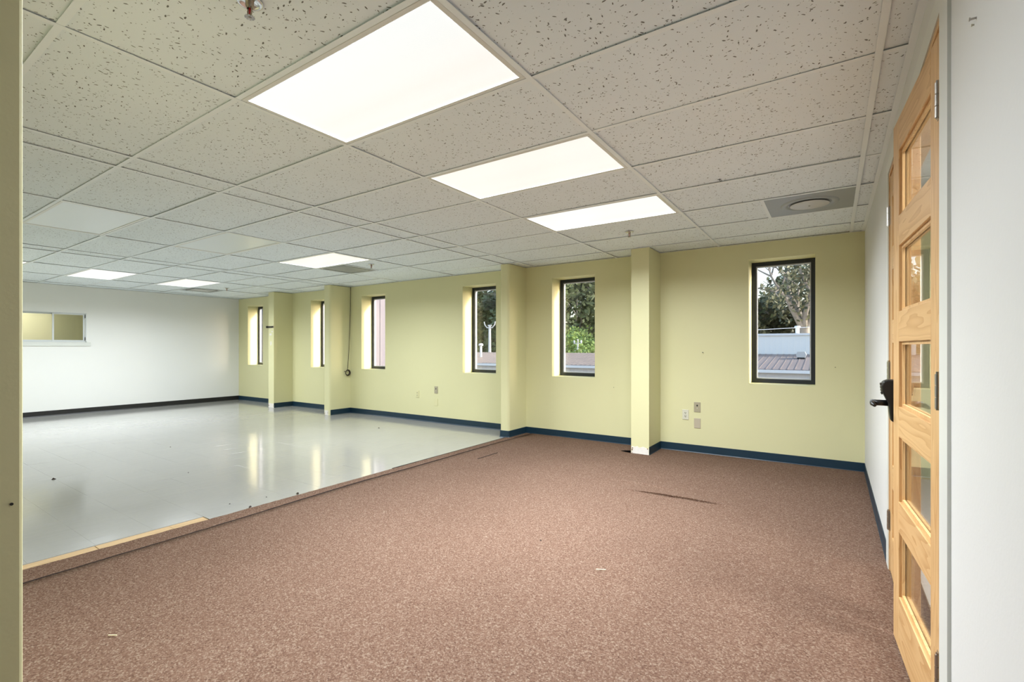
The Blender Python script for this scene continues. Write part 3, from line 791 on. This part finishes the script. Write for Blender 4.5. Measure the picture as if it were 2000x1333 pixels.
# ------------------------------------------------------------------ crumbs and straws on the floor
def crumb(x, y, s_, mat, name, label, cat, z=0, group=None, lng=1.0):
    v = []; n = 6; rz = R.uniform(0, 3)
    for k in range(n):
        a = 2*math.pi*k/n; rr = s_*R.uniform(.6, 1.1)
        v.append((rr*lng*math.cos(a)*math.cos(rz)-rr*math.sin(a)*math.sin(rz), rr*lng*math.cos(a)*math.sin(rz)+rr*math.sin(a)*math.cos(rz), 0))
    v.append((0, 0, s_*.8))
    o = link_mesh(name, v, [(k, (k+1) % n, n) for k in range(n)] + [tuple(range(n))[::-1]], mat)
    o.location = (x, y, z); return tag(o, label, cat, group)
for (x, y, s_, lb) in ((-6.03, 1.324, .020, 'largest dark crumb, on the grey vinyl near the left edge'), (-3.931, 1.887, .007, 'dark crumb on the vinyl just past the plywood strip'), (-5.747, 4.929, .016, 'dark crumb on the vinyl below the cream outlet'),
                       (-3.86, 2.14, .007, 'small dark crumb on the vinyl beside the carpet strip'), (-6.787, 2.558, .010, 'faint dark crumb in the middle of the vinyl floor'), (-5.251, 2.132, .008, 'small crumb on the vinyl far in front of the carpet strip')):
    crumb(x, y, s_, M_carpetedge, 'crumb', lb, 'crumb', 0, 'crumbs on the vinyl floor')
crumb(-3.72, 2.33, .012, M_carpetedge, 'carpet_shred', 'torn dark carpet shred where the strip meets the vinyl, farther one', 'carpet shred', .007, 'carpet shreds', 2.2)
crumb(-3.71, 1.93, .012, M_carpetedge, 'carpet_shred', 'torn dark carpet shred on the strip, nearer one', 'carpet shred', .007, 'carpet shreds', 2.2)
crumb(-1.533, 2.612, .008, M_carpetedge, 'crumb', 'single dark crumb in the middle of the carpet', 'crumb', CT+.002)
tag(MB().tube([(-1.075, 2.43, CT+.008), (-1.03, 2.455, CT+.008)], .0022, 6).build('straw', M_straw), 'short pale straw lying in the middle of the carpet', 'straw')
tag(MB().tube([(-2.535, .728, CT+.008), (-2.505, .748, CT+.008)], .0022, 6).build('straw', M_straw), 'short pale straw lying on the carpet at the lower left', 'straw')

# ------------------------------------------------------------------ outdoors
GZ = -3.5
M_ground = plain('asphalt and grass', (.27, .27, .24), .95, var=.3, vscale=.3)
M_ext = plain('pale metal cladding', (.74, .71, .72), .5)
M_extw = plain('white metal cladding', (.93, .92, .89), .45)
M_roof = plain('weathered brown metal roof', (.21, .178, .168), .55, var=.2, vscale=.8)
M_gut = plain('white gutter', (.84, .84, .85), .4)
M_bark = plain('grey bark', (.30, .27, .24), .9, var=.25, vscale=6)
M_pole = plain('pale painted pole', (.72, .70, .68), .5)
def leaf_mat(name, c):
    m, N, L, b = new_mat(name)
    b.inputs['Roughness'].default_value = .6
    tc = N.new('ShaderNodeTexCoord'); n = N.new('ShaderNodeTexNoise'); n.inputs['Scale'].default_value = 1.4; n.inputs['Detail'].default_value = 4
    L.new(tc.outputs['Object'], n.inputs['Vector'])
    L.new(mix_col(N, L, n.outputs['Fac'], tuple(x*.55 for x in c), tuple(x*1.5 for x in c)), b.inputs['Base Color'])
    return m
M_leafd = leaf_mat('dark olive leaves', (.085, .095, .045))
M_leafm = leaf_mat('green leaves', (.11, .14, .055))
M_leafl = leaf_mat('bright green leaves', (.20, .30, .075))
struct(MB().box((-140, 6.2, GZ-.2), (90, 160, GZ)).build('ground', M_ground), 'ground outside the windows')

lb = tag(empty('low_building', (-14, 26, GZ)), 'low pale metal building with a brown ribbed roof outside', 'building')
bx0, bx1 = -36, 26          # local to x=-14
zE = .20 - GZ; zT = .84 - GZ
MB().box((bx0, .25, 0), (bx1, 6, zE-.06)).build('wall', M_ext, lb)
rb = MB()
for k in range(int((bx1-bx0)/.305)): rb.box((bx0+k*.305, .232, 0), (bx0+k*.305+.05, .25, zE-.08))
o = rb.build('wall_ribs', M_ext, lb); o['kind'] = 'stuff'
def roof_z(y): return zE + (zT-zE)*y/6
o = MB().prism([(0, zE-.05), (6.1, roof_z(6.1)-.05), (6.1, roof_z(6.1)), (0, zE)], bx0, bx1, 'x').build('roof', M_roof, lb)
rb = MB()
for k in range(int((bx1-bx0)/.305)):
    x = bx0 + k*.305
    rb.prism([(-.03, zE-.0), (6.1, roof_z(6.1)), (6.1, roof_z(6.1)+.018), (-.03, zE+.018)], x, x+.05, 'x')
o = rb.build('roof_ribs', M_roof, lb); o['kind'] = 'stuff'
MB().box((bx0, -.12, zE-.17), (bx1, 0.0, zE-.03)).build('gutter', M_gut, lb)
tb = tag(empty('tall_building', (2, 32.2, GZ)), 'taller white metal building behind the brown roof', 'building')
zt = 1.97 - GZ
MB().box((-9, 0, 0), (12, 7, zt)).build('wall', M_extw, tb)
rb = MB()
for k in range(int(21/.30)): rb.box((-9+k*.3, -.018, 0), (-9+k*.3+.05, 0, zt-.06))
o = rb.build('wall_ribs', M_extw, tb); o['kind'] = 'stuff'
MB().box((-9.1, -.10, zt-.02), (12.1, 7.1, zt+.10)).build('roof_edge', M_gut, tb)
wing = tag(empty('side_building', (-13.6, 8, GZ)), 'pale lavender building wall outside the middle left window', 'building')
M_wing = plain('lavender cladding', (.135, .125, .16), .6)
MB().box((-6, 0, 0), (0, 6.5, 7.5)).build('wall', M_wing, wing)
MB().box((-6.1, -.1, 7.5), (.12, 6.6, 7.65)).build('roof_edge', M_roof, wing)
rb = MB()
for k in range(21): rb.box((0, k*.305+.05, 0), (.018, k*.305+.10, 7.45))
o = rb.build('wall_ribs', M_wing, wing); o['kind'] = 'stuff'

v_ = tag(empty('vent_pipe', (-1.80, 34, 2.06)), 'white capped vent pipe on the taller building', 'vent pipe')
MB().lathe([(.11, 0), (.11, .42)], 14).build('pipe', M_gut, v_, smooth=True); MB().lathe([(.0001, .52), (.15, .50), (.17, .44), (.16, .40), (.0001, .40)], 14).build('cap', M_gut, v_, smooth=True)
v_ = tag(empty('vent_pipe', (-22.3, 29, .60)), 'pale mushroom capped vent pipe on the brown roof', 'vent pipe')
MB().lathe([(.09, -.2), (.09, .80)], 12).build('pipe', M_pole, v_, smooth=True); MB().lathe([(.0001, .98), (.16, .94), (.19, .84), (.17, .78), (.0001, .78)], 14).build('cap', M_pole, v_, smooth=True)
v_ = tag(empty('roof_hood', (-1.42, 30.2, .66)), 'dark edged roof vent hood standing on the brown roof', 'roof vent')
MB().prism([(-.16, 0), (.16, 0), (.24, .18), (.17, .36), (-.17, .36), (-.24, .18)], -.22, .22, 'y').build('hood', M_ventlight, v_)
MB().prism([(-.19, -.05), (.19, -.05), (.17, .05), (-.17, .05)], -.24, .24, 'y').build('curb', M_dark, v_)
p_ = tag(empty('lamp_pole', (-29.6, 40, GZ)), 'pale pole with two upturned curved arms among the trees', 'pole')
ht = 3.55 - GZ
MB().tube([(0, 0, 0), (0, 0, ht)], [.20, .13], 10).build('shaft', M_pole, p_)
for s_ in (-1, 1):
    MB().tube([(0, 0, ht-.25), (s_*.35, 0, ht-.22), (s_*.62, 0, ht+.05), (s_*.72, 0, ht+.40)], .06, 8).build('arm', M_pole, p_)
MB().tube([(-.22, 0, ht), (.22, 0, ht)], .07, 8).build('crossbar', M_pole, p_)
p_ = tag(empty('utility_pole', (-16.6, 34, GZ)), 'small pale utility pole in front of the bright green bush', 'pole')
MB().tube([(0, 0, 0), (0, 0, 1.9-GZ)], [.10, .06], 8).build('shaft', M_pole, p_)
for dz, l_ in ((-.35, .35), (-.9, .28)): MB().tube([(-l_, 0, 1.9-GZ+dz), (l_, 0, 1.9-GZ+dz+.05)], .035, 6).build('crossarm', M_pole, p_)
for dx in (-.3, .3): MB().lathe([(.05, -.3), (.07, -.25), (.07, -.12), (.03, -.08)], 8).build('insulator', M_gut, p_, (dx, 0, 1.9-GZ))
for n, (z0, z1) in enumerate(((2.75, 3.3), (2.45, 2.75))):
    tag(MB().tube([(-14+20*k/8, 38, z0+(z1-z0)*k/8-.5*(1-(k/4-1)**2)) for k in range(9)], .022, 5).build('overhead_wire', M_pole), ['upper', 'lower'][n] + ' overhead wire crossing below the large tree', 'wire')

def tree(x, y, height, crown_w, seed, leafm, label, fork=.5, nleaf=7000, ls=.22, spread=1.0, trunk=.35, cb=None, name='tree', lean=0, gap=None):
    r = random.Random(seed)
    t = tag(empty(name, (x, y, GZ)), label, 'tree', 'trees outside the windows')
    mb = MB(); tips = []
    def grow(p, d, ln, rad, depth):
        pts = [p]; q = p.copy(); dd = d.copy(); n = 4
        for k in range(n):
            dd = (dd + Vector((r.gauss(0, .10), r.gauss(0, .10), r.gauss(.03, .06)))).normalized()
            q = q + dd*ln/n; pts.append(q.copy())
        mb.tube(pts, [rad*(1-.45*k/n) for k in range(n+1)], 7 if depth < 2 else 5, caps=False)
        if depth >= 2: tips.extend((pp, ln) for pp in pts[2:])
        if depth < 4:
            m = r.choice((2, 3)) if depth else 4
            for k in range(m):
                a = 2*math.pi*(k+r.random()*.6)/m; tilt = r.uniform(.35, .85)*spread
                u = dd.orthogonal().normalized(); w = dd.cross(u)
                nd = (dd*math.cos(tilt) + (u*math.cos(a)+w*math.sin(a))*math.sin(tilt)).normalized()
                grow(q, nd, ln*r.uniform(.62, .82), rad*.55, depth+1)
    h0 = height*fork
    base = [Vector((0, 0, -.1)), Vector((lean*h0*.4, 0, h0*.5)), Vector((lean*h0, 0, h0))]
    mb.tube(base, [trunk*1.15, trunk, trunk*.9], 10, caps=False)
    m = 5
    for k in range(m):
        a = 2*math.pi*k/m + r.random()*.5; tilt = r.uniform(.3, .75)*spread
        nd = Vector((math.cos(a)*math.sin(tilt), math.sin(a)*math.sin(tilt), math.cos(tilt)))
        grow(base[-1] - Vector((0, 0, r.uniform(0, .12)*h0)), nd, (height-h0)*.42, trunk*.55, 1)
    mb.build('trunk', M_bark, t, smooth=True)
    v = []; f = []
    cz = (height + (cb if cb is not None else h0))/2
    for k in range(nleaf):
        if r.random() < .72:
            c, ln = r.choice(tips); c = c + Vector((r.gauss(0, .42), r.gauss(0, .42), r.gauss(0, .34)))*min(1.5, max(.6, ln*.5))
        else:
            c = Vector((r.gauss(0, 1), r.gauss(0, 1), r.gauss(0, 1))).normalized()*r.uniform(.55, 1.0)
            c = Vector((c.x*crown_w/2, c.y*crown_w/2, cz + c.z*(height-cz)))
        if gap and gap(c): continue
        u = Vector((r.gauss(0, 1), r.gauss(0, 1), r.gauss(0, .8))).normalized(); w = u.orthogonal().normalized()*.55
        s_ = ls*r.uniform(.6, 1.4); i = len(v)
        v += [c-u*s_, c+w*s_, c+u*s_, c-w*s_]; f.append((i, i+1, i+2, i+3))
    o = link_mesh('foliage', v, f, leafm, t); o['kind'] = 'stuff'
    return t
tree(-1.9, 44, 13.5, 7, 3, M_leafd, 'large spreading tree with a thick grey trunk behind the taller building', fork=.47, nleaf=5600, ls=.19, trunk=.46, spread=1.1, gap=lambda c: c.x < -1.2 and 9.2 < c.z < 11.8)
for k, (x, y, h, cw, lm, lbl) in enumerate((
        (-9.5, 56, 10.6, 8, M_leafd, 'olive tree at the left edge of the right window view'), (-5.5, 62, 9.6, 9, M_leafd, 'low dark tree behind the large spreading tree'),
        (1.5, 58, 14.5, 9, M_leafm, 'tall tree to the right of the large spreading tree'), (-24.5, 48, 15, 9, M_leafm, 'tall dense green tree behind the bright bush'),
        (-29, 54, 16, 9, M_leafd, 'tall dark tree left of the dense green tree'), (-20.5, 52, 15.5, 8, M_leafm, 'tall green tree right of the bright bush'),
        (-36.5, 50, 11.6, 7, M_leafm, 'tree behind the pole with curved arms'), (-41, 52, 12.2, 7, M_leafd, 'dark tree left of the pole with curved arms'),
        (-45, 50, 11.0, 7, M_leafd, 'outermost tree on the far left outside'))):
    tree(x, y, h, cw, 20+k, lm, lbl, fork=.30, nleaf=6500, ls=.30, trunk=.26, cb=2.0)
tree(-17.9, 37, 6.1, 3.6, 51, M_leafl, 'bright green bushy tree behind the brown roof', fork=.25, nleaf=5200, ls=.13, trunk=.12, cb=1.6, name='bush')
for k, (x, y, h, cw) in enumerate(((-13.5, 66, 8.5, 12), (3.5, 66, 9, 12), (-4.5, 68, 8.5, 12), (-26, 62, 9, 12), (-36, 64, 9, 12), (-47, 62, 9, 12))):
    tree(x, y, h, cw, 70+k, M_leafd, ['far dark hedge tree seen left of the large tree trunk', 'far dark hedge tree at the right of the right window view', 'far dark hedge tree straight behind the large tree trunk', 'far dark hedge tree behind the tall dense green tree',
         'far dark hedge tree behind the pole with curved arms', 'far dark hedge tree at the left end of the row'][k], fork=.2, nleaf=6000, ls=.42, trunk=.2, cb=.5)
